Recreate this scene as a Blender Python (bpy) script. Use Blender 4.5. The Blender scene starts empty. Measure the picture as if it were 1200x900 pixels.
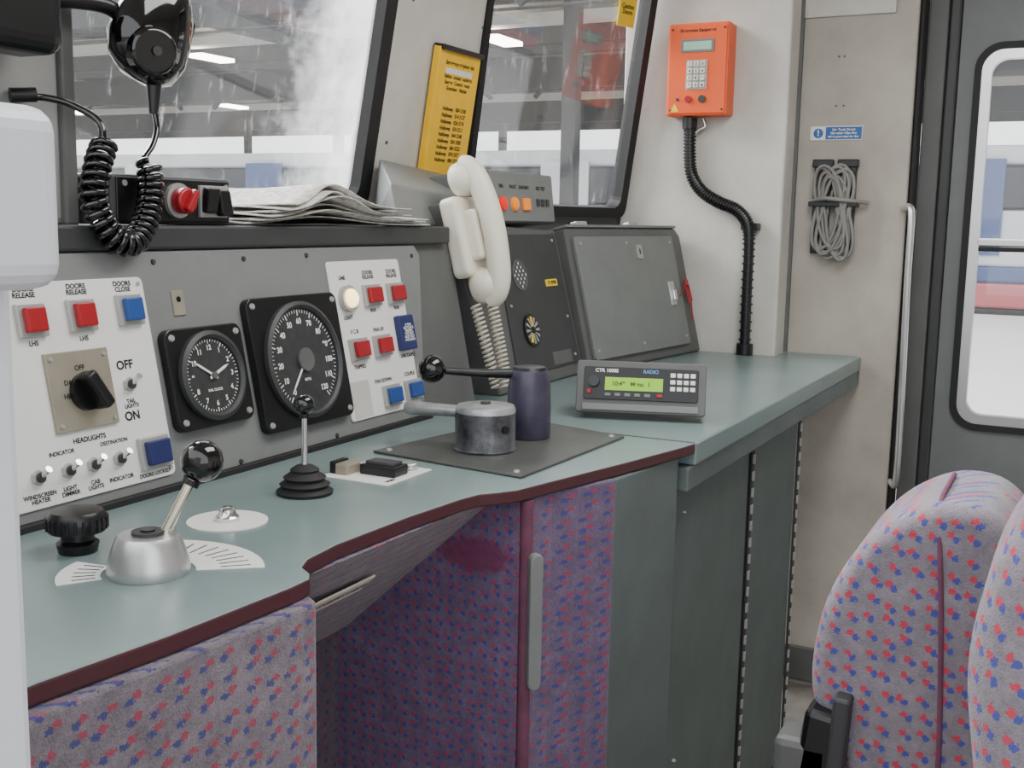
import bpy, bmesh, math, random
from mathutils import Vector, Matrix, Euler
random.seed(4)
SC=bpy.context.scene
COL=SC.collection
# ------------------------------------------------------------ materials
def lin(c):
    return tuple(((v/255)/12.92 if v/255<=.04045 else (((v/255)+.055)/1.055)**2.4) for v in c)+(1,)
MATS={}
def mat(name,rgb,rough=.5,metal=0,var=.0,vscale=8,bump=0,bscale=60,emit=0,spec=.5,coat=0,dark=None):
    if name in MATS: return MATS[name]
    m=bpy.data.materials.new(name); m.use_nodes=True; nt=m.node_tree; b=nt.nodes['Principled BSDF']
    c=lin(rgb)
    b.inputs['Base Color'].default_value=c; b.inputs['Roughness'].default_value=rough
    b.inputs['Metallic'].default_value=metal; b.inputs['Specular IOR Level'].default_value=spec
    b.inputs['Coat Weight'].default_value=coat
    tc=nt.nodes.new('ShaderNodeTexCoord')
    if var>0:
        n=nt.nodes.new('ShaderNodeTexNoise'); n.inputs['Scale'].default_value=vscale; n.inputs['Detail'].default_value=8; n.inputs['Roughness'].default_value=.65
        nt.links.new(tc.outputs['Object'],n.inputs['Vector'])
        r=nt.nodes.new('ShaderNodeValToRGB'); r.color_ramp.elements[0].position=.32; r.color_ramp.elements[1].position=.68
        d=lin(dark) if dark else tuple(v*(1-var) for v in c[:3])+(1,)
        r.color_ramp.elements[0].color=d
        r.color_ramp.elements[1].color=tuple(min(1,v*(1+var*.35)) for v in c[:3])+(1,)
        nt.links.new(n.outputs['Fac'],r.inputs['Fac']); nt.links.new(r.outputs['Color'],b.inputs['Base Color'])
    if bump>0:
        n2=nt.nodes.new('ShaderNodeTexNoise'); n2.inputs['Scale'].default_value=bscale; n2.inputs['Detail'].default_value=4
        nt.links.new(tc.outputs['Object'],n2.inputs['Vector'])
        bp=nt.nodes.new('ShaderNodeBump'); bp.inputs['Strength'].default_value=bump; bp.inputs['Distance'].default_value=.002
        nt.links.new(n2.outputs['Fac'],bp.inputs['Height']); nt.links.new(bp.outputs['Normal'],b.inputs['Normal'])
    if emit>0:
        b.inputs['Emission Color'].default_value=c; b.inputs['Emission Strength'].default_value=emit
    MATS[name]=m; return m
def moquette(name,base,base2,red,blue,scale=46,thr=.2,patch=None):
    m=bpy.data.materials.new(name); m.use_nodes=True; nt=m.node_tree; b=nt.nodes['Principled BSDF']
    b.inputs['Roughness'].default_value=.95; b.inputs['Specular IOR Level'].default_value=.15
    b.inputs['Sheen Weight'].default_value=.2
    N=nt.nodes.new; L=nt.links.new
    tc=N('ShaderNodeTexCoord'); sp=N('ShaderNodeSeparateXYZ'); L(tc.outputs['Object'],sp.inputs[0])
    ma=N('ShaderNodeMath'); ma.operation='MULTIPLY_ADD'; ma.inputs[1].default_value=.8; L(sp.outputs['X'],ma.inputs[0]); L(sp.outputs['Y'],ma.inputs[2])
    cb=N('ShaderNodeCombineXYZ'); L(ma.outputs[0],cb.inputs[0]); L(sp.outputs['Z'],cb.inputs[1])
    nz=N('ShaderNodeTexNoise'); nz.inputs['Scale'].default_value=300; nz.inputs['Detail'].default_value=2; L(tc.outputs['Object'],nz.inputs['Vector'])
    sc=N('ShaderNodeVectorMath'); sc.operation='MULTIPLY_ADD'; L(nz.outputs['Color'],sc.inputs[0]); sc.inputs[1].default_value=(.009,.009,0); L(cb.outputs[0],sc.inputs[2])
    def fleck(off,t):
        ad=N('ShaderNodeVectorMath'); ad.operation='ADD'; L(sc.outputs[0],ad.inputs[0]); ad.inputs[1].default_value=off
        v=N('ShaderNodeTexVoronoi'); v.voronoi_dimensions='2D'; v.inputs['Scale'].default_value=scale; v.inputs['Randomness'].default_value=.4
        L(ad.outputs[0],v.inputs['Vector'])
        c=N('ShaderNodeMapRange'); c.inputs[1].default_value=t+.035; c.inputs[2].default_value=t-.015; c.inputs[3].default_value=0; c.inputs[4].default_value=.92; L(v.outputs['Distance'],c.inputs[0]); return c
    f1=fleck((0,0,0),thr); f2=fleck((.28/scale,.22/scale,0),thr)
    n=N('ShaderNodeTexNoise'); n.inputs['Scale'].default_value=18; n.inputs['Detail'].default_value=14; n.inputs['Roughness'].default_value=.95; L(tc.outputs['Object'],n.inputs['Vector'])
    r=N('ShaderNodeValToRGB'); r.color_ramp.elements[0].position=.40; r.color_ramp.elements[1].position=.62
    r.color_ramp.elements[0].color=lin(base2); r.color_ramp.elements[1].color=lin(base); L(n.outputs['Fac'],r.inputs['Fac'])
    def mix(fac,a,bc):
        x=N('ShaderNodeMix'); x.data_type='RGBA'; L(fac.outputs[0],x.inputs[0]); L(a,x.inputs[6]); x.inputs[7].default_value=lin(bc); return x.outputs[2]
    o=mix(f2,r.outputs['Color'],blue); o=mix(f1,o,red)
    if patch:
        cy,cz,ry,rz=patch
        mp=N('ShaderNodeVectorMath'); mp.operation='SUBTRACT'; L(tc.outputs['Object'],mp.inputs[0]); mp.inputs[1].default_value=(1.342,cy,cz)
        ms=N('ShaderNodeVectorMath'); ms.operation='DIVIDE'; L(mp.outputs[0],ms.inputs[0]); ms.inputs[1].default_value=(10,ry,rz)
        ln=N('ShaderNodeVectorMath'); ln.operation='LENGTH'; L(ms.outputs[0],ln.inputs[0])
        nn=N('ShaderNodeTexNoise'); nn.inputs['Scale'].default_value=60; L(tc.outputs['Object'],nn.inputs['Vector'])
        ad=N('ShaderNodeMath'); ad.operation='ADD'; L(ln.outputs['Value'],ad.inputs[0]); L(nn.outputs['Fac'],ad.inputs[1])
        mr=N('ShaderNodeMapRange'); mr.inputs[1].default_value=1.2; mr.inputs[2].default_value=1.5; mr.inputs[3].default_value=.75; mr.inputs[4].default_value=0; L(ad.outputs[0],mr.inputs[0])
        o=mix(mr,o,(108,44,76))
    L(o,b.inputs['Base Color'])
    n2=N('ShaderNodeTexNoise'); n2.inputs['Scale'].default_value=500; L(tc.outputs['Object'],n2.inputs['Vector'])
    bp=N('ShaderNodeBump'); bp.inputs['Strength'].default_value=.6; bp.inputs['Distance'].default_value=.002; L(n2.outputs['Fac'],bp.inputs['Height']); L(bp.outputs['Normal'],b.inputs['Normal'])
    return m
def glassmat(name,dust=.25,refl=.06,haze=.05,glare=None):
    m=bpy.data.materials.new(name); m.use_nodes=True; nt=m.node_tree; nt.nodes.clear(); N=nt.nodes.new; L=nt.links.new
    o=N('ShaderNodeOutputMaterial'); t=N('ShaderNodeBsdfTransparent'); g=N('ShaderNodeBsdfGlossy'); g.inputs['Roughness'].default_value=.02
    d=N('ShaderNodeBsdfTranslucent'); d.inputs[0].default_value=(.95,.95,.95,1)
    m1=N('ShaderNodeMixShader'); m1.inputs[0].default_value=refl; L(t.outputs[0],m1.inputs[1]); L(g.outputs[0],m1.inputs[2])
    tc=N('ShaderNodeTexCoord'); mpp=N('ShaderNodeMapping'); mpp.inputs['Rotation'].default_value=(0,0,.5); mpp.inputs['Scale'].default_value=(1,.22,1); L(tc.outputs['Object'],mpp.inputs[0])
    n=N('ShaderNodeTexNoise'); n.inputs['Scale'].default_value=55; n.inputs['Detail'].default_value=6; n.inputs['Roughness'].default_value=.7
    L(mpp.outputs[0],n.inputs['Vector']); r=N('ShaderNodeValToRGB'); r.color_ramp.elements[0].position=.60; r.color_ramp.elements[0].color=(haze,haze,haze,1); r.color_ramp.elements[1].position=.78; r.color_ramp.elements[1].color=(haze+dust,)*3+(1,)
    L(n.outputs['Fac'],r.inputs['Fac']); fac=r.outputs[0]
    if glare:  # pale haze towards one side of the pane, painted in as window glare
        sp=N('ShaderNodeSeparateXYZ'); L(tc.outputs['Object'],sp.inputs[0])
        n3=N('ShaderNodeTexNoise'); n3.inputs['Scale'].default_value=9; n3.inputs['Detail'].default_value=10; n3.inputs['Roughness'].default_value=.7; L(tc.outputs['Object'],n3.inputs['Vector'])
        a=N('ShaderNodeMath'); a.operation='MULTIPLY_ADD'; L(n3.outputs['Fac'],a.inputs[0]); a.inputs[1].default_value=.45; L(sp.outputs['X'],a.inputs[2])
        mr=N('ShaderNodeMapRange'); mr.inputs[1].default_value=glare[0]+.22; mr.inputs[2].default_value=glare[1]+.22; mr.inputs[3].default_value=0; mr.inputs[4].default_value=glare[2]; L(a.outputs[0],mr.inputs[0])
        a2=N('ShaderNodeMath'); a2.operation='ADD'; a2.use_clamp=True; L(fac,a2.inputs[0]); L(mr.outputs[0],a2.inputs[1]); fac=a2.outputs[0]
    m2=N('ShaderNodeMixShader'); L(fac,m2.inputs[0]); L(m1.outputs[0],m2.inputs[1]); L(d.outputs[0],m2.inputs[2]); L(m2.outputs[0],o.inputs[0])
    return m
M_desk=mat('desk_laminate',(121,138,137),.28,var=.08,vscale=5,dark=(111,129,128))
M_desk_dk=mat('cabinet_paint',(94,104,103),.5,var=.22,vscale=6,bump=.15)
M_trim=mat('maroon_edge_trim',(72,36,42),.45)
M_panel=mat('panel_grey',(120,122,121),.5,var=.10,vscale=10,bump=.1,bscale=300)
M_cons=mat('console_grey',(90,91,90),.5,var=.15,vscale=7,bump=.1,bscale=200)
M_lid=mat('lid_grey',(118,121,119),.5,var=.10,vscale=9)
M_dk=mat('dark_grey_plastic',(54,55,56),.5,var=.15)
M_blk=mat('black_plastic',(16,16,18),.32)
M_gloss=mat('black_gloss',(8,8,10),.08,coat=.5)
M_rub=mat('black_rubber',(22,22,23),.65,bump=.2)
M_white=mat('white_plate',(226,225,221),.5,var=.03)
M_wall=mat('wall_cream',(205,202,195),.5,var=.06,vscale=5,dark=(189,185,177),bump=.06,bscale=200)
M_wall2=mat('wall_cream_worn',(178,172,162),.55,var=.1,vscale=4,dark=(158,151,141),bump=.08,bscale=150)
M_pil=mat('door_pillar_white',(222,225,232),.4,var=.04)
M_postg=mat('post_grey',(150,150,148),.55,var=.12)
M_red=mat('button_red',(158,24,34),.35,spec=.5)
M_blue=mat('button_blue',(38,74,140),.35)
M_dblue=mat('button_dark_blue',(34,42,94),.4)
M_bez=mat('bezel_silver',(176,176,174),.35,metal=.4)
M_alu=mat('aluminium',(204,204,204),.32,metal=.85,bump=.1,bscale=400)
M_chr=mat('chrome',(222,222,222),.12,metal=1)
M_brass=mat('polished_steel',(226,218,202),.14,metal=1)
M_tan=mat('engraved_plate',(158,150,134),.45,metal=.3,var=.2)
M_txt=mat('ink_black',(20,20,20),.6)
M_txtw=mat('ink_white',(230,230,225),.6)
M_orange=mat('phone_orange',(236,92,36),.42,var=.05)
M_yel=mat('card_yellow',(250,200,30),.5,var=.08,vscale=12,dark=(236,182,20))
M_ylab=mat('yellow_label',(240,205,40),.5)
M_phone=mat('cream_plastic',(228,223,206),.35,spec=.5)
M_cord=mat('cream_cord',(196,190,176),.5)
M_paper=mat('newsprint',(222,219,212),.8,var=.3,vscale=90,dark=(160,158,152))
M_lcd=mat('lcd_green',(140,190,40),.4,emit=.35)
M_lcdg=mat('lcd_grey',(150,190,165),.4,emit=.15)
M_worn=mat('worn_black_metal',(44,44,46),.35,metal=.4,var=.5,vscale=25,bump=.2)
M_drum=mat('drum_metal',(118,120,124),.32,metal=.6,var=.6,vscale=16,dark=(34,34,38))
M_drumt=mat('drum_rim',(176,178,180),.35,metal=.6,var=.4,vscale=30)
M_purp=mat('purple_cover',(74,70,90),.36,var=.3,vscale=14,dark=(48,44,60))
M_mat=mat('rubber_mat',(78,80,77),.42,var=.3,vscale=8,bump=.3,bscale=300)
M_cable=mat('grey_cable',(128,126,122),.5)
M_sblue=mat('sign_blue',(22,92,160),.4)
M_floor=mat('lino_floor',(104,98,92),.6,var=.35,vscale=10,bump=.2)
M_lampw=mat('lamp_warm',(255,225,160),.4,emit=3)
M_redl=mat('lamp_red',(220,30,20),.3,emit=.6)
M_orl=mat('lamp_amber',(235,130,20),.3,emit=.5)
M_yll=mat('lamp_yellow',(240,200,40),.3,emit=.2)
M_door=mat('door_grey',(108,112,112),.5,var=.1)
M_ceil=mat('ceiling_cream',(215,212,206),.7)
M_dial=mat('dial_grey',(58,59,60),.25,var=.25,vscale=60)
M_velvet=mat('maroon_velvet',(108,62,84),.95,var=.25,vscale=30)
M_moqL=moquette('moquette_grey',(140,130,138),(90,84,92),(150,62,80),(60,62,118),scale=52,thr=.17)
M_moqK=moquette('moquette_purple',(122,104,132),(80,66,92),(148,56,82),(58,60,128),scale=54,thr=.17,patch=(.735,.772,.07,.028))
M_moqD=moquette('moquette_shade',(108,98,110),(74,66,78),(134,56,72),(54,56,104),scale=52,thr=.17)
M_moqS=moquette('moquette_seat',(146,139,146),(110,104,112),(186,60,78),(66,74,150),scale=46,thr=.18)
M_glass=glassmat('windscreen_glass',.22,.05,.015,glare=(.18,.42,.36))
M_glassb=glassmat('windscreen_glass_right',.16,.09,.01)
M_glass2=glassmat('door_glass',.05,.03,.02)
# ------------------------------------------------------------ geometry helpers
def grp(name,M=None,loc=None):
    e=bpy.data.objects.new(name,None); COL.objects.link(e); e.empty_display_size=.03
    if loc is not None: M=Matrix.Translation(loc)
    if M is not None: e.matrix_world=M
    return e
def fin(bm,name,m,par,loc=(0,0,0),rot=(0,0,0),smooth=True,bevel=0,seg=3,ang=35,mats=None,subs=0):
    bmesh.ops.recalc_face_normals(bm,faces=bm.faces)
    if smooth:
        for f in bm.faces: f.smooth=True
        for e in bm.edges:
            if len(e.link_faces)==2 and e.calc_face_angle(0)>math.radians(ang): e.smooth=False
    me=bpy.data.meshes.new(name); bm.to_mesh(me); bm.free()
    for mm in (mats or [m]): me.materials.append(mm)
    o=bpy.data.objects.new(name,me); COL.objects.link(o)
    o.location=loc; o.rotation_euler=rot
    if par: o.parent=par
    if bevel>0:
        b=o.modifiers.new('b','BEVEL'); b.width=bevel; b.segments=seg; b.limit_method='ANGLE'; b.angle_limit=math.radians(30)
        b.harden_normals=False
    if subs:
        s=o.modifiers.new('s','SUBSURF'); s.levels=subs; s.render_levels=subs
    return o
def box(par,name,c,s,m,bevel=0,rot=(0,0,0),seg=2):
    bm=bmesh.new(); bmesh.ops.create_cube(bm,size=1); bmesh.ops.scale(bm,vec=s,verts=bm.verts)
    return fin(bm,name,m,par,c,rot,smooth=False,bevel=bevel,seg=seg)
def cyl(par,name,c,r,h,m,r2=None,rot=(0,0,0),n=32,bevel=0):
    bm=bmesh.new(); bmesh.ops.create_cone(bm,cap_ends=True,segments=n,radius1=r,radius2=r if r2 is None else r2,depth=h)
    bmesh.ops.translate(bm,vec=(0,0,h/2),verts=bm.verts)
    return fin(bm,name,m,par,c,rot,bevel=bevel,seg=2)
def ball(par,name,c,r,m,sc=(1,1,1),rot=(0,0,0)):
    bm=bmesh.new(); bmesh.ops.create_uvsphere(bm,u_segments=32,v_segments=20,radius=r); bmesh.ops.scale(bm,vec=sc,verts=bm.verts)
    return fin(bm,name,m,par,c,rot,ang=180)
def lathe(par,name,prof,c,m,rot=(0,0,0),n=40,ang=35):
    bm=bmesh.new(); rings=[]
    for (r,z) in prof:
        if r<1e-6: rings.append([bm.verts.new((0,0,z))])
        else: rings.append([bm.verts.new((r*math.cos(2*math.pi*i/n),r*math.sin(2*math.pi*i/n),z)) for i in range(n)])
    for a,b in zip(rings,rings[1:]):
        for i in range(n):
            j=(i+1)%n
            if len(a)==1 and len(b)==1: continue
            if len(a)==1: bm.faces.new((a[0],b[i],b[j]))
            elif len(b)==1: bm.faces.new((a[i],a[j],b[0]))
            else: bm.faces.new((a[i],a[j],b[j],b[i]))
    if len(rings[0])>1: bm.faces.new(rings[0][::-1])
    if len(rings[-1])>1: bm.faces.new(rings[-1])
    return fin(bm,name,m,par,c,rot,ang=ang)
def prism(par,name,poly,z0,z1,m,bevel=0,seg=2,loc=(0,0,0),rot=(0,0,0),smooth=False,mats=None,sidemat=False,subs=0):
    bm=bmesh.new()
    a=[bm.verts.new((x,y,z0)) for x,y in poly]; b=[bm.verts.new((x,y,z1)) for x,y in poly]
    n=len(poly)
    f0=bm.faces.new(a[::-1]); f1=bm.faces.new(b)
    for i in range(n):
        f=bm.faces.new((a[i],a[(i+1)%n],b[(i+1)%n],b[i]))
        if sidemat: f.material_index=1
    return fin(bm,name,m,par,loc,rot,smooth=smooth,bevel=bevel,seg=seg,mats=mats,subs=subs)
def hexa(par,name,v,m,bevel=0):
    bm=bmesh.new(); q=[bm.verts.new(p) for p in v]
    for f in ((0,1,2,3),(7,6,5,4),(0,4,5,1),(1,5,6,2),(2,6,7,3),(3,7,4,0)): bm.faces.new([q[i] for i in f])
    return fin(bm,name,m,par,smooth=False,bevel=bevel)
def catmull(pts,k=10):
    P=[Vector(p) for p in pts]; P=[2*P[0]-P[1]]+P+[2*P[-1]-P[-2]]; out=[]
    for i in range(1,len(P)-2):
        p0,p1,p2,p3=P[i-1:i+3]
        for j in range(k):
            t=j/k
            out.append(.5*((2*p1)+(-p0+p2)*t+(2*p0-5*p1+4*p2-p3)*t*t+(-p0+3*p1-3*p2+p3)*t**3))
    out.append(P[-2]); return out
def wire(par,name,pts,r,m,radii=None,res=4):
    cu=bpy.data.curves.new(name,'CURVE'); cu.dimensions='3D'; cu.bevel_depth=r; cu.bevel_resolution=res; cu.use_fill_caps=True
    s=cu.splines.new('POLY'); s.points.add(len(pts)-1)
    for i,p in enumerate(pts):
        s.points[i].co=(*p,1)
        if radii: s.points[i].radius=radii[i]
    s.use_smooth=True
    cu.materials.append(m); o=bpy.data.objects.new(name,cu); COL.objects.link(o)
    if par: o.parent=par
    return o
def tube(par,name,pts,r,m,k=10,radii=None): return wire(par,name,catmull(pts,k),r,m,radii)
def coil(par,name,pts,rc,rw,turns,m):
    path=catmull(pts,24); L=[0]
    for a,b in zip(path,path[1:]): L.append(L[-1]+(b-a).length)
    T=L[-1]; out=[]; N=turns*14; k=0; nrm=None
    for i in range(N+1):
        s=T*i/N
        while k<len(L)-2 and L[k+1]<s: k+=1
        t=(s-L[k])/max(1e-9,L[k+1]-L[k]); p=path[k].lerp(path[k+1],t); d=(path[k+1]-path[k]).normalized()
        if nrm is None: nrm=d.orthogonal().normalized()
        nrm=(nrm-d*nrm.dot(d)).normalized(); b=d.cross(nrm); a=2*math.pi*i/14
        out.append(p+(nrm*math.cos(a)+b*math.sin(a))*rc)
    return wire(par,name,out,rw,m,res=2)
def text(par,body,x,y,z,size,m=None,rz=0,name='label',align='CENTER',ls=.85,M=None):
    t=bpy.data.curves.new(name,'FONT'); t.body=body; t.size=size; t.align_x=align; t.align_y='CENTER'; t.space_line=ls; t.offset=size*.03
    t.materials.append(m or M_txt); o=bpy.data.objects.new(name,t); COL.objects.link(o); o.location=(x,y,z); o.rotation_euler=(0,0,rz)
    if par: o.parent=par
    return o
def frame(o,u,v):
    u=Vector(u).normalized(); v=Vector(v); v=(v-u*v.dot(u)).normalized(); n=u.cross(v)
    M=Matrix((u,v,n)).transposed().to_4x4(); M.translation=Vector(o); return M
FP=frame((0,1.045,.88),(1,0,0),(0,.205,1))
FC=frame((0,1.045,.88),(1,0,0),(0,.26,1))
FR=frame((2.31,1.042,.88),(.733,-.088,0),(0,.25,1))
F1=frame((0,1.40,1.25),(1,0,0),(0,-.18,1))
F2=frame((2.42,1.385,1.25),(.64,-.165,0),(-.0375,-.145,1))
def rrect(x0,y0,x1,y1,r,k=5):
    o=[]
    for cx,cy,a0 in ((x1-r,y1-r,0),(x0+r,y1-r,90),(x0+r,y0+r,180),(x1-r,y0+r,270)):
        for i in range(k+1):
            a=math.radians(a0+90*i/k); o.append((cx+r*math.cos(a),cy+r*math.sin(a)))
    return o
def ringprism(par,name,outer,inner,z0,z1,m,bevel=0):
    bm=bmesh.new(); n=len(outer)
    V=[[bm.verts.new((x,y,z)) for x,y in p] for p in (outer,inner) for z in (z0,z1)]
    for i in range(n):
        j=(i+1)%n
        bm.faces.new((V[0][i],V[0][j],V[1][j],V[1][i])); bm.faces.new((V[2][i],V[3][i],V[3][j],V[2][j]))
        bm.faces.new((V[1][i],V[1][j],V[3][j],V[3][i])); bm.faces.new((V[0][i],V[2][i],V[2][j],V[0][j]))
    return fin(bm,name,m,par,smooth=False)
def screw(par,x,y,z,r=.0045,m=None):
    cyl(par,'screw',(x,y,z),r,.0025,m or M_bez,n=12,r2=r*.8)
# ------------------------------------------------------------ room shell
FZ=-.08
box(None,'floor',(1.85,.1,FZ-.02),(3.2,2.8,.04),M_floor)
box(None,'ceiling',(1.85,.1,2.27),(3.3,2.9,.04),M_ceil)
box(None,'wall_back',(1.85,-1.25,1.08),(3.1,.04,2.34),M_wall)
# right-hand bulkheads
box(None,'wall_right_front',(3.12,.985,1.08),(.10,.47,2.34),M_wall,.006)
w=grp('wall_right')
box(w,'bulkhead_mid',(3.25,.605,1.08),(.10,.31,2.34),M_wall2,.004)
box(w,'corner_strip',(3.196,.752,1.56),(.02,.012,1.36),M_cons)
box(None,'wall_right_rear',(3.36,-.85,1.08),(.08,.8,2.34),M_wall2)
box(None,'baseboard_right',(3.192,.6,-.03),(.014,.3,.10),M_cons,.003)
# dark door jamb strip
j=grp('door_frame')
box(j,'jamb_rubber',(3.255,.443,1.08),(.08,.012,2.3),M_rub,.004)
box(j,'jamb_channel',(3.31,.412,1.08),(.04,.05,2.3),M_cons,.004)
box(j,'jamb_post',(3.33,.372,1.08),(.05,.030,2.3),M_dk,.006)
box(j,'jamb_top',(3.33,-.05,2.12),(.05,.85,.12),M_dk,.006)
box(j,'jamb_post_rear',(3.33,-.43,1.08),(.05,.03,2.3),M_dk,.006)
# side door with divided window (frame in YZ, local x = -Y , y = Z, n = -X)
FD=frame((3.33,0,0),(0,-1,0),(0,0,1))
d=grp('door_side',FD)
ow=rrect(-.315,.685,.345,1.725,.07,8); 
def rect_on(n_each,x0,y0,x1,y1):
    o=[]
    for (cx,cy) in ((x1,y1),(x0,y1),(x0,y0),(x1,y0)): o+= [(cx,cy)]*n_each
    return o
ringprism(d,'leaf',rect_on(9,-.355,FZ,.41,2.055),ow,-.02,.012,M_door)
ringprism(d,'window_rubber',ow,rrect(-.297,.703,.327,1.707,.055,8),-.02,.022,M_rub)
ringprism(d,'window_frame',rrect(-.297,.703,.327,1.707,.055,8),rrect(-.272,.728,.302,1.682,.04,8),-.015,.018,M_alu)
box(d,'window_bar',(0.015,1.20,.004),(.59,.022,.028),M_alu,.004)
box(d,'window_bar_seal',(0.015,1.182,.004),(.59,.012,.02),M_rub,.002)
box(d,'glass',(0.015,1.205,-.004),(.58,.96,.004),M_glass2)
hose=grp('grab_handle')
tube(hose,'rail',[(3.19,.455,1.285),(3.15,.435,1.29),(3.13,.425,1.26),(3.13,.424,1.1),(3.14,.42,.8),(3.15,.42,.56),(3.19,.44,.54)],.009,M_alu)
# front wall parts
fw=grp('wall_front',F1)
box(fw,'sill',(1.82,-.19,-.03),(1.3,.42,.05),M_cons,.004)
box(fw,'pillar',(2.225,.47,-.005),(.405,.98,.03),M_wall,.008)
box(fw,'header',(1.82,.93,-.04),(1.3,.12,.06),M_wall,.004)
for x,y in ((2.16,.03),(2.40,.44),(2.09,.45),(2.07,.15)): cyl(fw,'rivet',(x,y,.010),.004,.002,M_cons,n=10)
fw2=grp('wall_front_corner',F2)
box(fw2,'sill',(.33,-.19,-.03),(.72,.40,.05),M_cons,.004)
box(fw2,'header',(.33,.93,-.04),(.7,.12,.06),M_wall,.004)
w1=grp('window_1',F1)
ringprism(w1,'gasket',rrect(1.12,.008,2.025,.90,.03,5),rrect(1.14,.03,1.985,.88,.03,5),-.02,.018,M_rub)
box(w1,'glass',(1.565,.45,-.01),(.86,.87,.006),M_glass)
w2=grp('window_2',F2)
ringprism(w2,'gasket',rrect(.0,.0,.665,.90,.03,5),rrect(.018,.028,.635,.88,.03,5),-.02,.02,M_rub)
box(w2,'glass',(.33,.45,-.01),(.64,.87,.006),M_glassb)
st=grp('window_sticker',F2)
box(st,'card',(.565,.56,-.004),(.075,.09,.002),M_ylab); text(st,'Caution\nDoors',.565,.56,-.0025,.017)
# post left of windscreen
wp=grp('windscreen_post')
box(wp,'post',(.97,1.24,1.72),(.20,.09,1.0),M_postg,.01)
box(wp,'post_edge',(1.063,1.225,1.72),(.022,.08,1.0),M_cons,.004)
bb=grp('sun_blind_housing')
box(bb,'housing',(.91,1.14,1.50),(.16,.08,.16),M_blk,.02,seg=4)
# near-side door pillar
np_=grp('door_pillar')
box(np_,'column',(.345,.63,.58),(.07,.328,1.33),M_pil,.006)
box(np_,'lock_block',(.345,.57,1.245),(.07,.286,.084),M_pil,.012,seg=4)
box(None,'wall_near',(.33,1.1,.55),(.06,.6,1.28),M_wall)
# ------------------------------------------------------------ desk
dk=grp('driver_desk')
front=[(.385,.698),(.571,.693),(.694,.677),(.847,.667),(.878,.668),(.893,.679),(.905,.698),(.929,.709),(.989,.715),(1.13,.709),(1.236,.698),(1.272,.690),(1.295,.672),(1.32,.657),(1.396,.638),(1.551,.598),(1.72,.559),(1.76,.552)]
poly=front+[(1.76,1.12),(.385,1.12)]
prism(dk,'desktop',poly,.862,.88,M_desk,mats=[M_desk,M_trim],sidemat=True,bevel=.0025)
prism(dk,'desktop_right',[(1.762,.551),(3.198,.541),(3.198,.75),(3.068,.75),(3.068,1.12),(1.762,1.12)],.842,.88,M_desk,bevel=.003)
prism(dk,'desk_lip',[(1.74,.556),(3.198,.543),(3.198,.58),(1.74,.59)],.800,.841,M_desk_dk,bevel=.003)
box(dk,'joint_strip',(1.761,.835,.8803),(.004,.56,.0012),M_cons)
# left moquette apron
prism(dk,'apron_fabric',[(.385,.685),(.60,.677),(.84,.655),(.872,.655),(.882,.672),(.882,.70),(.385,.72)],FZ,.861,M_moqL,bevel=.004)
# knee recess
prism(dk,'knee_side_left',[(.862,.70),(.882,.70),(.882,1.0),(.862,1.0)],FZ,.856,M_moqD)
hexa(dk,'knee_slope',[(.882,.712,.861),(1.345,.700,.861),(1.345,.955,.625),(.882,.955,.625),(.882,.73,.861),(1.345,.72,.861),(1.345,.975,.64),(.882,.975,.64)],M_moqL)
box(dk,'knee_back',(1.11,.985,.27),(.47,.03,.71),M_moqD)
prism(dk,'knee_side_right',[(1.342,.664),(1.362,.655),(1.362,1.0),(1.342,1.0)],FZ,.861,M_moqK,bevel=.003)
prism(dk,'front_fabric',[(1.345,.655),(1.40,.643),(1.525,.598),(1.53,.64),(1.36,.68)],FZ,.861,M_moqK,bevel=.003)
tube(dk,'velvet_edge',[(1.347,.657,.860),(1.347,.656,.5),(1.347,.656,FZ+.01)],.009,M_velvet)
# grey post and cupboards
prism(dk,'corner_post',[(1.525,.598),(1.725,.568),(1.725,.60),(1.53,.63)],FZ,.861,M_desk_dk,bevel=.003)
box(dk,'cupboard_body',(2.18,.83,.37),(.94,.46,.90),M_desk_dk)
box(dk,'cupboard_door_left',(1.972,.592,.37),(.49,.02,.86),M_desk_dk,.002)
box(dk,'cupboard_door_right',(2.438,.592,.37),(.40,.02,.86),M_desk_dk,.002)
for hx in (2.228,2.648):
    cyl(dk,'hinge_barrel',(hx,.578,FZ+.02),.0045,.85,M_dk,n=12)
    for i in range(24): box(dk,'hinge_knuckle',(hx,.576,FZ+.04+i*.035),(.008,.008,.02),M_bez,.001)
for z in (.75,.3): screw(dk,1.80,.58,z)
# label strip on knee slope
ls=grp('instruction_label',frame((1.075,.785,.785),(1,0,0),(0,-.25,.236)))
box(ls,'strip',(0.0,0,.006),(.14,.034,.003),M_phone,.001); text(ls,'DO NOT OBSTRUCT HEATER',0,0,.008,.010)
# recessed pull handle
ph=grp('pull_handle')
prism(ph,'capsule',rrect(-.010,-.098,.010,.098,.0095,6),0,.014,M_lid,bevel=.003,loc=(1.349,.646,.69),rot=(math.radians(90),0,math.radians(-40)))
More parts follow.
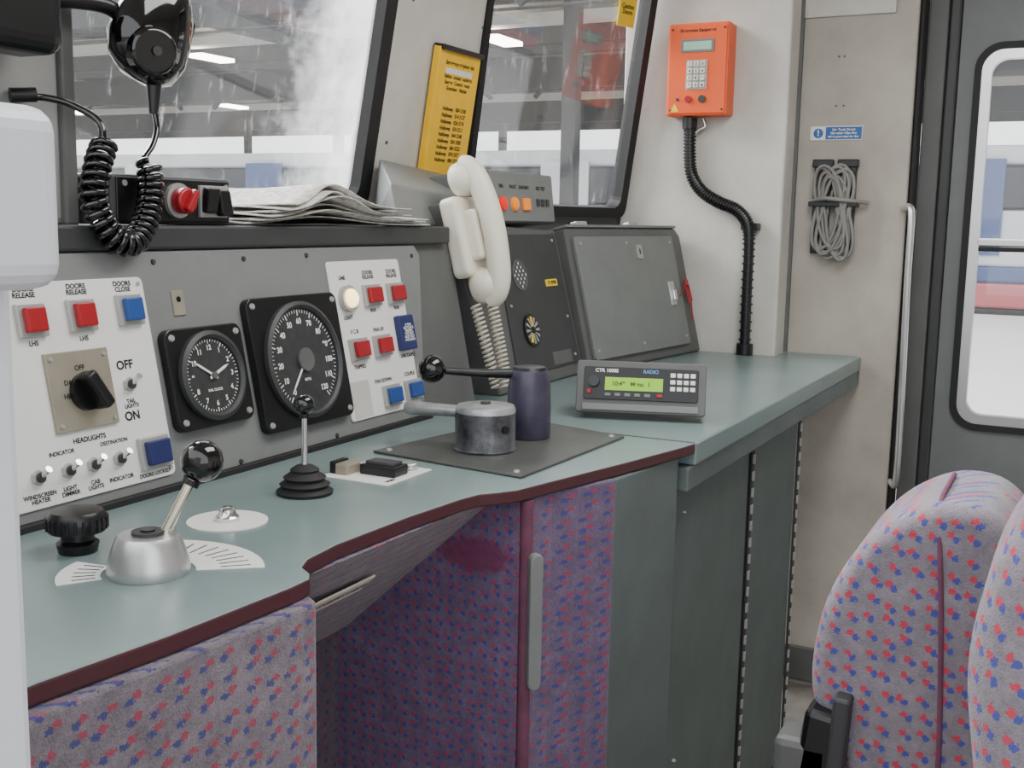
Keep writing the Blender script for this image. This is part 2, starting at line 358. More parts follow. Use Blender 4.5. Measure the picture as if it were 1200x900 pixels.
# ------------------------------------------------------------ instrument panel
ip=grp('instrument_panel',FP)
prism(ip,'backing',[(.40,-.01),(1.925,-.01),(1.925,.33),(.40,.33)],-.26,-.012,M_cons)
prism(ip,'fascia',[(.45,.004),(1.705,.004),(1.722,.018),(1.79,.295),(1.775,.315),(.45,.315)],-.012,0,M_panel,bevel=.003)
box(ip,'base_cove',(1.08,.002,.004),(1.3,.012,.012),M_rub,.003)
for x,y in ((1.12,.30),(1.30,.30),(1.45,.302),(1.76,.295),(1.70,.02),(1.45,.012),(1.22,.012),(1.11,.012),(1.725,.15)): screw(ip,x,y,0,.004,M_dk)
box(ip,'key_plate',(1.152,.243,.001),(.022,.034,.003),M_tan,.001); cyl(ip,'key_hole',(1.152,.248,.002),.004,.001,M_blk)
sh=grp('shelf')
box(sh,'shelf_edge',(1.20,1.115,1.206),(1.40,.022,.032),M_dk,.004)
box(sh,'shelf_top',(1.20,1.25,1.211),(1.40,.26,.018),M_cons,.003)
# left switch panel
lp=grp('door_control_panel',FP)
prism(lp,'plate',rrect(.78,.02,1.092,.281,.008,3),0,.003,M_white,bevel=.001)
def button(g,x,y,w_,h_,m,d_=.012):
    box(g,'bezel',(x,y,.006),(w_+.006,h_+.006,.008),M_bez,.0015)
    box(g,'cap',(x,y,.008+d_/2),(w_-.006,h_-.005,d_-.003),m,.002)
button(lp,.907,.236,.034,.034,M_red); button(lp,.981,.237,.034,.034,M_red); button(lp,1.059,.239,.034,.034,M_blue)
button(lp,1.058,.054,.044,.036,M_dblue)
for x,s in ((.905,'DOORS\nRELEASE'),(.982,'DOORS\nRELEASE'),(1.056,'DOORS\nCLOSE')): text(lp,s,x,.2695,.0035,.0085)
text(lp,'LHS',.907,.209,.0035,.008); text(lp,'LHS',.981,.209,.0035,.008)
box(lp,'rotary_plate',(.962,.148,.005),(.095,.095,.005),M_tan,.001)
text(lp,'OFF\nDAY    NIGHT\nHEAD  MARKER\nTAIL',.962,.150,.0078,.0085,M_txt,ls=1.9)
cyl(lp,'rotary_base',(.964,.145,.007),.023,.008,M_blk); box(lp,'rotary_knob',(.966,.145,.024),(.016,.05,.026),M_blk,.005,rot=(0,0,.5),seg=4)
for dx in(-.04,.04):
    for dy in(-.04,.04): screw(lp,.962+dx,.148+dy,.0075,.003)
text(lp,'HEADLIGHTS',.962,.088,.0035,.0085)
def toggle(g,x,y,s,lean=-.5):
    cyl(g,'toggle_nut',(x,y,.003),.009,.006,M_bez,n=6); cyl(g,'toggle_bush',(x,y,.008),.006,.004,M_dk,n=16); cyl(g,'toggle_lever',(x,y,.010),.0025,.018,M_chr,r2=.0042,rot=(lean,0,0),n=16)
    if s: text(g,s,x,y-.024,.0035,.0072)
toggle(lp,1.037,.145,'TAIL\nLIGHTS'); text(lp,'OFF',1.037,.170,.0035,.0155); text(lp,'ON',1.035,.105,.0035,.0155)
toggle(lp,.878,.056,'WINDSCREEN\nHEATER'); toggle(lp,.921,.056,'LIGHT\nDIMMER'); toggle(lp,.959,.056,'CAB\nLIGHTS'); toggle(lp,1.0,.056,'INDICATOR')
text(lp,'INDICATOR',.918,.078,.0035,.0068); text(lp,'DESTINATION',.998,.078,.0035,.0068); text(lp,'DOORS LOCKED',1.055,.027,.0035,.0068)
for x,y in ((1.083,.272),(1.083,.03),(.88,.272)): screw(lp,x,y,.003,.003)
# gauges
def gauge(name,cx,cy,w_,h_,r,nums,a0,a1,hands,ns,title,ticks):
    g=grp(name,FP@Matrix.Translation((cx,cy,0)))
    prism(g,'case',rrect(-w_/2,-h_/2,w_/2,h_/2,.014,5),0,.014,M_blk,bevel=.002)
    lathe(g,'bezel_ring',[(r+.010,.013),(r+.010,.021),(r+.004,.024),(r,.020),(r,.016)],(0,0,0),M_dk)
    cyl(g,'dial',(0,0,.0135),r+.001,.003,M_dial,n=48)
    for i in range(ticks+1):
        t=a0+(a1-a0)*i/ticks
        big=(i%(ticks//(len(nums)-1) if len(nums)>1 else 5)==0); l=r*(.11 if big else .06); rr=r*.96-l/2
        box(g,'tick',(rr*math.cos(t),rr*math.sin(t),.0168),(l,.0016 if big else .0008,.0006),M_txtw,rot=(0,0,t))
    for i,s in enumerate(nums):
        if s=='' : continue
        t=a0+(a1-a0)*i/(len(nums)-1); text(g,s,r*.74*math.cos(t),r*.74*math.sin(t),.0172,ns,M_txtw)
    for (t,l,wd) in hands:
        prism(g,'hand',[(-.008,-wd/2),(l*.75,-wd/2),(l,0),(l*.75,wd/2),(-.008,wd/2)],.018,.019,M_txtw,rot=(0,0,t))
    cyl(g,'hub',(0,0,.0175),.005 if r<.06 else .018,.004,M_cons)
    text(g,title,0,-r*.38,.0172,ns*.5,M_txtw)
    for sx in(-1,1):
        for sy in(-1,1): screw(g,sx*(w_/2-.012),sy*(h_/2-.012),.014,.005,M_bez)
    return g
R_=math.radians
gauge('clock_gauge',1.177,.139,.15,.138,.052,['12','1','2','3','4','5','6','7','8','9','10','11',''],R_(90),R_(-270),[(R_(22),.034,.004),(R_(148),.042,.003)],.010,'RAIL CLOCK',60)
gauge('speedometer',1.381,.140,.218,.200,.080,['0','10','20','30','40','50','60','70','80','90','100','110','120'],R_(232),R_(-52),[(R_(228),.066,.003)],.012,'M.P.H.',60)
# right switch panel
rp=grp('pantograph_control_panel',FP)
prism(rp,'plate',rrect(1.494,.026,1.708,.290,.006,3),0,.003,M_white,bevel=.001)
bw,bh=.042,.031
cyl(rp,'lamp_bezel',(1.533,.227,.003),.022,.010,M_bez); lathe(rp,'lamp_lens',[(.016,0),(.015,.006),(.009,.011),(0,.012)],(1.533,.227,.012),M_lampw)
button(rp,1.605,.229,bw,bh,M_red); button(rp,1.678,.229,bw,bh,M_red)
button(rp,1.541,.142,bw,bh,M_red); button(rp,1.611,.142,bw,bh,M_red)
box(rp,'notice',(1.685,.158,.009),(.046,.062,.014),M_dblue,.003); text(rp,'IF THIS\nBUTTON IS\nPRESSED\nTHE UNIT\nMUST NOT\nUNCOUPLE',1.685,.158,.0165,.0062,M_txtw)
button(rp,1.615,.055,bw,bh,M_blue); button(rp,1.684,.056,bw,bh,M_blue)
for x,y,s in ((1.53,.262,'LINE'),(1.605,.265,'DOORS\nRELEASE'),(1.678,.265,'DOORS\nRELEASE'),(1.53,.196,'LIGHT'),(1.605,.204,'RHS'),(1.678,.204,'RHS'),(1.54,.172,'V C B'),(1.611,.170,'PAN UP'),(1.54,.113,'TRIPPED'),(1.60,.083,'PAN DOWN'),(1.684,.085,'COUPLE'),(1.69,.118,'UNCOUPLE')): text(rp,s,x,y,.0035,.0090)
box(rp,'blank_strip',(1.53,.06,.0035),(.05,.06,.001),M_wall)
# ------------------------------------------------------------ middle console
mc=grp('centre_console',FC)
prism(mc,'body',[(2.012,.002),(2.438,.002),(2.438,.345),(2.10,.358),(2.06,.395),(1.935,.402)],-.16,0,M_cons,bevel=.004)
prism(mc,'raised_plate',[(2.10,.03),(2.42,.03),(2.42,.335),(2.12,.335)],0,.004,M_dk,bevel=.001)
cyl(mc,'speaker',(2.20,.245,.004),.034,.002,M_cons)
for i in range(-3,4):
    for k in range(-3,4):
        if i*i+k*k<=10: cyl(mc,'speaker_hole',(2.20+i*.0085,.245+k*.0085,.0058),.0026,.0008,M_txtw if (i+k)%2 else M_blk,n=8)
cyl(mc,'vent_ring',(2.20,.122,.004),.036,.004,M_blk)
for i in range(12):
    a=i*math.pi/6; prism(mc,'vent_blade',[(.008,-.0008),(.030,-.0035),(.030,.0035),(.008,.0008)],0,.002,M_yll if i in (3,8) else M_bez,loc=(2.20,.122,.008),rot=(0,0,a))
cyl(mc,'vent_hub',(2.20,.122,.008),.007,.004,M_blk)
box(mc,'name_plate',(2.35,.222,.005),(.06,.016,.002),M_ylab,.0005); text(mc,'CP 30708',2.35,.222,.0065,.011)
for x,y in ((2.13,.32),(2.40,.32),(2.40,.05),(2.13,.05),(2.13,.18),(2.40,.14)): screw(mc,x,y,.004,.004)
box(mc,'lower_lens',(2.33,.05,.004),(.10,.03,.003),M_cons,.001)
# pedestal at the pillar base
pd=grp('pillar_plinth')
hexa(pd,'plinth',[(1.80,1.16,1.222),(2.14,1.16,1.222),(2.12,1.19,1.285),(1.82,1.19,1.30),(2.03,1.372,1.222),(2.3,1.372,1.222),(2.3,1.355,1.34),(2.03,1.355,1.36)],M_panel,.006)
# annunciator box
an=grp('annunciator_box',frame((2.10,1.135,1.225),(1,0,0),(0,.12,1)))
box(an,'case',(.165,.06,-.06),(.33,.112,.14),M_cons,.006,seg=3)
prism(an,'face',rrect(.01,.008,.32,.112,.006,3),.01,.013,M_panel,bevel=.001)
for i,m in enumerate((M_redl,M_orl)):
    lathe(an,'lamp',[(.015,0),(.014,.006),(.008,.010),(0,.011)],(.06+i*.055,.045,.013),m)
box(an,'lamp_square',(.17,.045,.017),(.03,.026,.008),M_orl,.002)
for x,s in ((.06,'FIRE'),(.115,'FAULT'),(.17,'SANITARY'),(.255,'SELF TEST')): text(an,s,x,.082,.0135,.011)
for i in range(3): box(an,'test_key',(.235+i*.024,.05,.015),(.014,.016,.004),M_dk,.001)
# right console
rc=grp('side_console',FR)
prism(rc,'body',[(.13,0.002),(.745,0.002),(.745,.33),(.72,.352),(.13,.352)],-.15,0,M_cons,bevel=.006)
prism(rc,'top_flap',[(.13,.352),(.72,.352),(.72,.358),(.13,.358)],-.16,.004,M_lid)
prism(rc,'hinged_lid',rrect(.148,.028,.672,.328,.008,3),.0,.010,M_lid,bevel=.002)
for x,y in ((.17,.31),(.40,.31),(.65,.31),(.165,.05),(.65,.05),(.40,.05)): screw(rc,x,y,.010,.004)
prism(rc,'key_escutcheon',rrect(.448,.268,.478,.305,.006,3),.010,.013,M_alu); box(rc,'key_slot',(.463,.287,.0133),(.005,.014,.001),M_blk)
box(rc,'latch_plate',(.608,.170,.012),(.032,.065,.004),M_alu,.001); box(rc,'latch_catch',(.608,.165,.018),(.016,.03,.01),M_chr,.003)
for x in (.25,.52): box(rc,'top_clip',(x,.365,-.03),(.05,.016,.02),M_bez,.003)
kt=grp('key_tag',FR)
tube(kt,'cord',[(.635,.16,.02),(.685,.19,.02),(.705,.16,.018),(.70,.09,.014)],.0018,M_red)
box(kt,'tag',(.70,.165,.016),(.024,.05,.006),M_red,.003,rot=(0,0,.1)); cyl(kt,'ring',(.70,.195,.012),.011,.004,M_red)
# ------------------------------------------------------------ telephone
tp=grp('telephone_handset',FC@Matrix.Translation((-.035,.0,0.002)))
prism(tp,'cradle',rrect(1.950,.245,2.05,.405,.014,4),0,.040,M_phone,bevel=.010,seg=3)
box(tp,'cradle_stem',(2.0,.325,.048),(.055,.10,.03),M_phone,.008,seg=3)
hp=[(2.0,.462,.044),(2.0,.455,.058),(2.0,.43,.072),(2.0,.38,.082),(2.0,.33,.085),(2.0,.28,.082),(2.0,.232,.074),(2.0,.205,.060),(2.0,.198,.044)]
tube(tp,'handle',hp,.0235,M_phone,8,radii=None)
lathe(tp,'ear_cup',[(.0,0),(.028,.0),(.033,.006),(.035,.020),(.030,.038),(.016,.050),(0,.052)],(2.0,.438,.022),M_phone,ang=60)
lathe(tp,'mouth_cup',[(.0,0),(.030,.0),(.035,.006),(.037,.022),(.032,.042),(.018,.054),(0,.056)],(2.0,.224,.020),M_phone,ang=60)
coil(tp,'coiled_cord',[(1.995,.19,.050),(1.992,.12,.050),(1.988,.06,.050),(1.982,.02,.048)],.0095,.0026,20,M_cord)
coil(tp,'coiled_cord_return',[(1.985,.02,.026),(1.982,.06,.026),(1.978,.12,.026),(1.978,.19,.022)],.0095,.0026,19,M_cord)
# ------------------------------------------------------------ yellow leaflet holder
yc=grp('emergency_instruction_card',F1)
hexa(yc,'card_box',[(2.20,.095,.016),(2.385,.092,.016),(2.375,.37,.016),(2.19,.372,.016),(2.20,.095,.034),(2.385,.092,.034),(2.375,.37,.034),(2.19,.372,.034)],M_yel,.002)
box(yc,'clip',(2.283,.372,.028),(.18,.012,.03),M_blk,.003)
text(yc,'Emergency telephone list',2.285,.342,.0345,.0125); text(yc,'Station  contact  numbers\nEastern  Control  room\nGrantham   Hitchin',2.285,.300,.0345,.0118,ls=1.1)
text(yc,'\n'.join(['Holloway   0%d4 %d'%(i,3100+i*37) for i in range(9)]),2.290,.185,.0345,.0125,ls=1.15)
box(yc,'bar_label',(2.285,.325,.0343),(.12,.012,.0006),M_white)
# ------------------------------------------------------------ orange keypad telephone on bulkhead
FO=frame((3.07,0,0),(0,-1,0),(0,0,1))
oc=grp('emergency_keypad_phone',FO)
prism(oc,'case',rrect(-1.068,1.525,-.898,1.768,.006,4),0,.065,M_orange,bevel=.004,seg=3)
prism(oc,'cover_plate',rrect(-1.062,1.531,-.904,1.762,.004,3),.065,.068,M_orange,bevel=.001)
box(oc,'display_frame',(-.984,1.708,.0685),(.092,.034,.003),M_lid,.001); box(oc,'display',(-.984,1.708,.070),(.078,.022,.002),M_lcdg)
text(oc,'Electronics Equipment',-.984,1.748,.0685,.011); 
box(oc,'keypad_base',(-.984,1.632,.0685),(.058,.078,.002),M_bez,.001)
for i in range(3):
    for k in range(4):
        box(oc,'key',(-1.002+i*.018,1.660-k*.0185,.072),(.013,.014,.006),M_phone,.002); text(oc,'123456789*0#'[k*3+i],-1.002+i*.018,1.660-k*.0185,.0755,.010)
cyl(oc,'push_button_red',(-1.004,1.568,.068),.009,.006,M_red); cyl(oc,'push_button_blue',(-.966,1.568,.068),.010,.004,M_dk)
cyl(oc,'led',(-1.035,1.568,.068),.004,.003,M_dblue)
prism(oc,'warning_triangle',[(-1.055,1.535),(-1.03,1.535),(-1.0425,1.558)],.068,.069,M_ylab)
for x in (-1.055,-.911):
    for y in (1.752,1.54): screw(oc,x,y,.068,.003,M_dk)
cd=grp('cable_conduit')
cyl(cd,'gland',(3.04,1.01,1.492),.020,.030,M_blk) 
cp=catmull([(3.045,1.01,1.515),(3.045,1.01,1.49),(3.045,1.008,1.43),(3.045,1.0,1.37),(3.045,.97,1.325),(3.045,.92,1.295),(3.045,.87,1.275),(3.045,.838,1.24),(3.045,.83,1.19),(3.045,.829,1.05),(3.045,.828,.882)],14)
wire(cd,'conduit',cp,.014,M_blk)
for i in range(len(cp)-1):
    if i%2==0:
        p=cp[i].lerp(cp[i+1],.5); dd=(cp[i+1]-cp[i]).normalized(); q=dd.to_track_quat('Z','Y').to_euler()
        cyl(cd,'rib',tuple(p),.0175,.0045,M_blk,rot=tuple(q),n=18)
for z in (1.23,): box(cd,'clip',(3.055,.83,z),(.028,.05,.02),M_blk,.004)
cyl(cd,'foot_gland',(3.045,.828,.881),.023,.03,M_blk)
tube(cd,'earth_wire',[(3.05,.975,1.52),(3.05,.97,1.50),(3.045,.985,1.49),(3.045,1.0,1.475)],.004,M_chr)
# ------------------------------------------------------------ things on right bulkhead
FB=frame((3.2,0,0),(0,-1,0),(0,0,1))
sg=grp('track_circuit_sign',FB)
box(sg,'plate',(-.645,1.487,.0015),(.140,.038,.003),M_white,.001); box(sg,'text_field',(-.625,1.487,.0033),(.096,.033,.001),M_sblue)
cyl(sg,'disc',(-.693,1.487,.003),.013,.0012,M_sblue); text(sg,'!',-.693,1.487,.0045,.022,M_txtw)
text(sg,'Use Track Circuit\nOperating Clips first\nwhen protecting the line',-.625,1.487,.0042,.0084,M_txtw,ls=1.1)
pl=grp('blanking_plate',FB)
box(pl,'plate',(-.63,1.87,.004),(.245,.15,.008),M_wall,.003)
for x in(-.74,-.52): screw(pl,x,1.805,.008,.004)
for x,y in ((-.65,1.69),(-.635,1.69),(-.65,1.56),(-.63,1.56)): cyl(pl,'rivet',(x,y,0),.003,.002,M_cons,n=10)
ch=grp('track_circuit_clips',FB)
for x in (-.672,-.605): box(ch,'clip_bracket',(x,1.285,.010),(.046,.25,.02),M_blk,.003)
for x in (-.672,-.605): box(ch,'clip_head',(x,1.405,.014),(.056,.022,.02),M_blk,.003)
for k in range(11):
    a=.046+.006*(k%4); z0=1.280+(k%4)*.006; x0=-.636+(k-5)*.003; dx=(-.02 if k%2 else .02)
    pts=[(x0+dx*(-math.sin(t))+a*.8*math.cos(t)*(.7+.3*abs(math.sin(t))),z0+.112*math.sin(t)-.006*k*.5,.030+.004*(k%3)+.004*math.cos(t)) for t in [i*math.pi/14 for i in range(29)]]
    wire(ch,'cable_loop',pts,.0045,M_cable)
tube(ch,'cable_tie',[(-.70,1.30,.025),(-.66,1.31,.05),(-.60,1.305,.05),(-.545,1.30,.02)],.006,M_cable)
for y in (1.295,): box(ch,'strap',(-.636,y,.022),(.13,.014,.045),M_blk,.002)
# ------------------------------------------------------------ radio microphone, cord, control box
mb=grp('public_address_box',loc=(1.195,1.20,1.2215))
box(mb,'case',(0,0,.034),(.225,.13,.066),M_dk,.005)
box(mb,'face',(0,-.066,.034),(.215,.004,.058),M_blk,.001)
cyl(mb,'knob_base',(-.0,-.068,.034),.024,.006,M_bez,rot=(R_(90),0,0)); cyl(mb,'red_knob',(-.0,-.073,.034),.018,.018,M_red,rot=(R_(90),0,0),bevel=.003)
box(mb,'red_knob_grip',(-.0,-.095,.034),(.010,.012,.034),M_red,.003,rot=(0,.6,0))
box(mb,'rocker_base',(.07,-.070,.034),(.055,.006,.045),M_bez,.001)
box(mb,'rocker_left',(.057,-.078,.036),(.024,.014,.036),M_blk,.003,rot=(.2,0,0)); box(mb,'rocker_right',(.084,-.078,.032),(.024,.014,.036),M_blk,.003,rot=(-.2,0,0))
for x in(-.095,.10): cyl(mb,'screw',(x,-.068,.055),.004,.002,M_bez,rot=(R_(90),0,0),n=10)
mic=grp('radio_microphone',loc=(1.150,1.13,1.462))
body=[(0,-.055),(.022,-.052),(.040,-.038),(.048,-.012),(.047,.016),(.042,.045),(.034,.070),(.020,.086),(0,.092)]
o=lathe(mic,'body',body,(0,0,0),M_gloss,rot=(.1,.38,0),ang=60); o.scale=(1.30,.80,1)
cyl(mic,'rear_cover',(-.022,-.020,-.016),.034,.022,M_gloss,r2=.030,rot=(R_(96),0,R_(-25)),bevel=.004)
cyl(mic,'cover_screw',(-.030,-.042,-.018),.006,.003,M_dk,rot=(R_(96),0,R_(-25)))
box(mic,'talk_switch',(.060,-.004,.012),(.012,.024,.05),M_blk,.005,rot=(0,.38,0))
lathe(mic,'strain_relief',[(.011,0),(.009,-.02),(.006,-.045),(0,-.046)],(.006,0,-.048),M_blk,rot=(0,.05,0))
mh=grp('microphone_hook')
tube(mh,'arm',[(1.0,1.19,1.50),(1.04,1.17,1.50),(1.09,1.15,1.50),(1.12,1.145,1.49)],.011,M_blk)
box(mh,'bracket',(1.02,1.185,1.50),(.05,.03,.045),M_blk,.004)
cc=grp('microphone_cord',loc=(-.065,0,.005))
tube(cc,'lead_upper',[(1.220,1.13,1.37),(1.219,1.125,1.345),(1.205,1.12,1.322),(1.185,1.115,1.305)],.004,M_gloss)
coil(cc,'coil',[(1.192,1.115,1.300),(1.190,1.11,1.265),(1.170,1.10,1.225),(1.135,1.09,1.195),(1.10,1.09,1.205),(1.080,1.095,1.245),(1.090,1.10,1.285),(1.112,1.11,1.315)],.0135,.0045,26,M_gloss)
tube(cc,'lead_lower',[(1.112,1.11,1.315),(1.115,1.12,1.345),(1.10,1.15,1.365),(1.08,1.17,1.372),(1.06,1.18,1.372)],.0045,M_gloss)
cyl(cc,'plug',(1.040,1.188,1.372),.009,.03,M_blk,rot=(0,R_(85),-.5))
# ------------------------------------------------------------ newspaper
nw=grp('newspaper')
for k in range(8):
    bm=bmesh.new(); nx,ny=28,8; g=[]
    x0=1.315+.010*k; x1=1.84-.022*k+(.02 if k%2 else 0)
    for i in range(nx+1):
        row=[]
        for jn in range(ny+1):
            u=i/nx; v=jn/ny
            z=1.2235+k*.0036+ .034*math.exp(-((u-.38)/.22)**2)*(.35+.1*k)+.004*math.sin(9*u+k)*v+.003*math.sin(5*v+k*2)+.002
            row.append(bm.verts.new((x0+(x1-x0)*u,1.115+.23*v+.012*math.sin(6*u+k*1.7)-.005*k*(1-v),z)))
        g.append(row)
    for i in range(nx):
        for jn in range(ny): bm.faces.new((g[i][jn],g[i+1][jn],g[i+1][jn+1],g[i][jn+1]))
    o=fin(bm,'sheet',M_paper,nw,ang=180); s=o.modifiers.new('t','SOLIDIFY'); s.thickness=.0018
# ------------------------------------------------------------ desk controls
DZ=.8802
pc=grp('power_controller',loc=(.812,.818,DZ))
lathe(pc,'base',[(.040,0),(.041,.004),(.040,.012),(.036,.026),(.032,.036),(.029,.040),(.0,.041)],(0,0,0),M_alu)
cyl(pc,'base_cap',(0,0,.0405),.016,.003,M_dk); cyl(pc,'cap_dot',(0,0,.043),.007,.002,M_blk)
tip=Vector((.042,-.030,.104)); st_=Vector((.012,-.009,.036))
wire(pc,'rod',[tuple(st_),tuple(tip)],.0055,M_brass)
ball(pc,'ball_knob',tuple(tip+Vector((.003,-.002,.006))),.0215,M_gloss)
cyl(pc,'knob_collar',tuple(tip-(tip-st_).normalized()*.020),.009,.006,M_blk,rot=tuple((tip-st_).to_track_quat('Z','Y').to_euler()))
def sector(a0,a1,r0,r1,k=14):
    return [(r1*math.cos(R_(a0+(a1-a0)*i/k)),r1*math.sin(R_(a0+(a1-a0)*i/k))) for i in range(k+1)]+[(r0*math.cos(R_(a1+(a0-a1)*i/k)),r0*math.sin(R_(a1+(a0-a1)*i/k))) for i in range(k+1)]
sl=grp('controller_scale_label',loc=(.812,.818,DZ))
prism(sl,'scale_front',sector(-52,32,.046,.114),0,.0008,M_white); prism(sl,'scale_rear',sector(98,150,.046,.088),0,.0008,M_white)
for a in range(-46,30,9): box(sl,'division',(.085*math.cos(R_(a)),.085*math.sin(R_(a)),.001),(.03,.0015,.0004),M_txt,rot=(0,0,R_(a)))
for a in range(104,146,10): box(sl,'division',(.062*math.cos(R_(a)),.062*math.sin(R_(a)),.001),(.022,.0015,.0004),M_txt,rot=(0,0,R_(a)))
bk=grp('black_desk_knob',loc=(.828,.935,DZ))
lathe(bk,'knob',[(.020,0),(.022,.010),(.017,.014),(.017,.020),(.029,.023),(.031,.030),(.030,.040),(.026,.045),(0,.047)],(0,0,0),M_blk)
for i in range(24): a=i*math.pi/12; box(bk,'grip',(.0305*math.cos(a),.0305*math.sin(a),.032),(.003,.003,.014),M_blk,.001,rot=(0,0,a))
wd=grp('horn_button',loc=(1.0,.880,DZ))
lathe(wd,'disc',[(.047,0),(.047,.0015),(0,.0016)],(0,0,0),M_white,n=48); lathe(wd,'button',[(.014,.0015),(.014,.006),(.010,.010),(.009,.015),(.005,.018),(0,.0185)],(0,0,0),M_chr)
jl=grp('joystick_lever',loc=(1.157,.887,DZ))
lathe(jl,'bellows',[(.036,0),(.037,.004),(.030,.009),(.031,.011),(.033,.013),(.025,.018),(.026,.020),(.028,.022),(.018,.029),(.019,.032),(.012,.037),(0,.040)],(0,0,0),M_rub)
cyl(jl,'stem',(0,0,.036),.0042,.075,M_chr,r2=.0035); cyl(jl,'stem_collar',(0,0,.100),.007,.010,M_blk); ball(jl,'ball_knob',(0,0,.117),.0135,M_gloss)
wl=grp('wiper_switch_plate',loc=(1.30,.872,DZ))
prism(wl,'plate',rrect(-.055,-.056,.062,.056,.004,3),0,.001,M_white)
box(wl,'tan_switch',(-.018,.035,.008),(.034,.022,.016),M_tan,.003); box(wl,'tan_switch_end',(-.018,.050,.009),(.034,.010,.018),M_blk,.002)
box(wl,'black_switch',(.002,-.012,.008),(.036,.058,.015),M_blk,.002); box(wl,'black_switch_rocker',(.002,-.012,.017),(.026,.046,.006),M_dk,.002)
cyl(wl,'push_button',(.045,-.028,.001),.012,.010,M_alu,bevel=.002); text(wl,'SPEED',-.03,-.044,.0014,.008); text(wl,'WIPER',.03,.04,.0014,.008)
mtp=grp('brake_base_plate')
prism(mtp,'plate',[(1.415,.955),(1.378,.682),(1.736,.668),(1.80,.90)],DZ,DZ+.004,M_mat,bevel=.0015)
for x,y in ((1.40,.70),(1.72,.685),(1.43,.935),(1.775,.885)): screw(mtp,x,y,DZ+.004,.005)
PZ=DZ+.0042
br=grp('brake_controller',loc=(1.512,.812,PZ))
lathe(br,'drum',[(.048,0),(.049,.003),(.047,.006),(.047,.060)],(0,0,0),M_drum)
lathe(br,'drum_top',[(.047,.060),(.0465,.066),(.044,.070),(.020,.072),(0,.072)],(0,0,0),M_drumt)
cyl(br,'drum_cap',(0,0,.072),.008,.003,M_dk)
cyl(br,'drum_hole',(-.018,-.043,.038),.006,.004,M_blk,rot=(R_(90),0,R_(-22)))
wire(br,'handle',[(-.005,.040,.057),(-.010,.075,.057),(-.014,.125,.056),(-.015,.135,.056)],.0105,M_drumt,radii=[.9,.95,1.1,.9])
rv=grp('reverser_lever',loc=(1.640,.800,PZ))
lathe(rv,'barrel',[(.034,0),(.036,.004),(.036,.05),(.035,.085),(.031,.108),(.029,.112)],(0,0,0),M_purp)
lathe(rv,'barrel_top',[(.029,.112),(.026,.117),(.012,.119),(0,.119)],(0,0,0),M_worn)
wire(rv,'lever',[(-.015,.020,.106),(-.045,.060,.106),(-.088,.112,.111)],.0065,M_worn,radii=[1.3,1.1,.9])
ball(rv,'ball_knob',(-.100,.126,.114),.023,M_gloss)
# radio unit
FRD=frame((1.868,.817,DZ+.002),(.073,-.223,0),(.30,.098,1))
rd=grp('radio_control_unit',FRD)
hexa(rd,'case',[(0,.012,0),(.235,.012,0),(.235,.104,0),(0,.104,0),(.0,.045,-.10),(.235,.045,-.10),(.235,.11,-.09),(0,.11,-.09)],M_cons,.004)
prism(rd,'front_frame',rrect(0,.010,.235,.106,.005,3),-.004,.006,M_cons,bevel=.002)
prism(rd,'fascia',rrect(.014,.034,.221,.094,.003,3),.006,.009,M_blk,bevel=.001)
box(rd,'lcd',(.105,.063,.0095),(.105,.024,.002),M_lcd); text(rd,'10:49   Menu  1',.10,.063,.011,.011,mat('lcd_ink',(60,100,20),.6))
for i in range(3):
    for k in range(4): box(rd,'key',(.175+k*.012,.082-i*.0125,.010),(.009,.008,.003),M_txtw,.001)
for k in range(5): box(rd,'soft_key',(.058+k*.018,.043,.010),(.011,.006,.003),M_lid,.001)
box(rd,'red_key',(.152,.043,.0105),(.011,.006,.003),M_red,.001); box(rd,'red_key',(.024,.048,.0105),(.009,.009,.003),M_red,.001)
cyl(rd,'volume_knob',(.032,.066,.009),.010,.010,M_dk)
text(rd,'CTR 1000S',.055,.087,.0095,.009,M_txtw); text(rd,'RADIO',.135,.087,.0095,.009,mat('ink_cyan',(90,150,200),.5))
box(rd,'lower_strip',(.1175,.020,.0075),(.21,.012,.003),M_lid,.001)
# ------------------------------------------------------------ seat
def cushion(par,name,prof,x0,x1,m,bev=.035):
    bm=bmesh.new()
    a=[bm.verts.new((x0,y,z)) for y,z in prof]; b=[bm.verts.new((x1,y,z)) for y,z in prof]; n=len(prof)
    bm.faces.new(a[::-1]); bm.faces.new(b)
    for i in range(n): bm.faces.new((a[i],a[(i+1)%n],b[(i+1)%n],b[i]))
    bmesh.ops.recalc_face_normals(bm,faces=bm.faces)
    rim=[e for e in bm.edges if (e.verts[0].co.x==e.verts[1].co.x)]
    bmesh.ops.bevel(bm,geom=rim,offset=bev,segments=6,profile=.5,affect='EDGES',clamp_overlap=True)
    return fin(bm,name,m,par,ang=80)
def smoothprof(p,k=5):
    q=catmull([(a,b,0) for a,b in p],k); return [(v.x,v.y) for v in q]
ds=grp('driver_seat')
p1=smoothprof([(.205,.47),(.212,.57),(.235,.635),(.258,.665),(.262,.72),(.250,.79),(.222,.852),(.18,.900),(.125,.928),(.07,.922),(.035,.88),(.02,.80),(.01,.62),(.01,.47)])
cushion(ds,'backrest',p1,1.33,1.56,M_moqS,.045)
p2=smoothprof([(.02,.42),(.035,.60),(.052,.76),(.064,.85),(.060,.92),(.040,.99),(.0,1.045),(-.06,1.06),(-.12,1.03),(-.15,.93),(-.15,.70),(-.14,.42)])
cushion(ds,'backrest_wing',p2,.97,1.16,M_moqS,.04)
tube(ds,'piping',[(1.5,.130,.930),(1.42,.130,.930),(1.372,.130,.928),(1.350,.129,.920),(1.336,.127,.900),(1.330,.124,.87),(1.329,.118,.80),(1.329,.110,.66),(1.329,.105,.49)],.003,M_velvet)
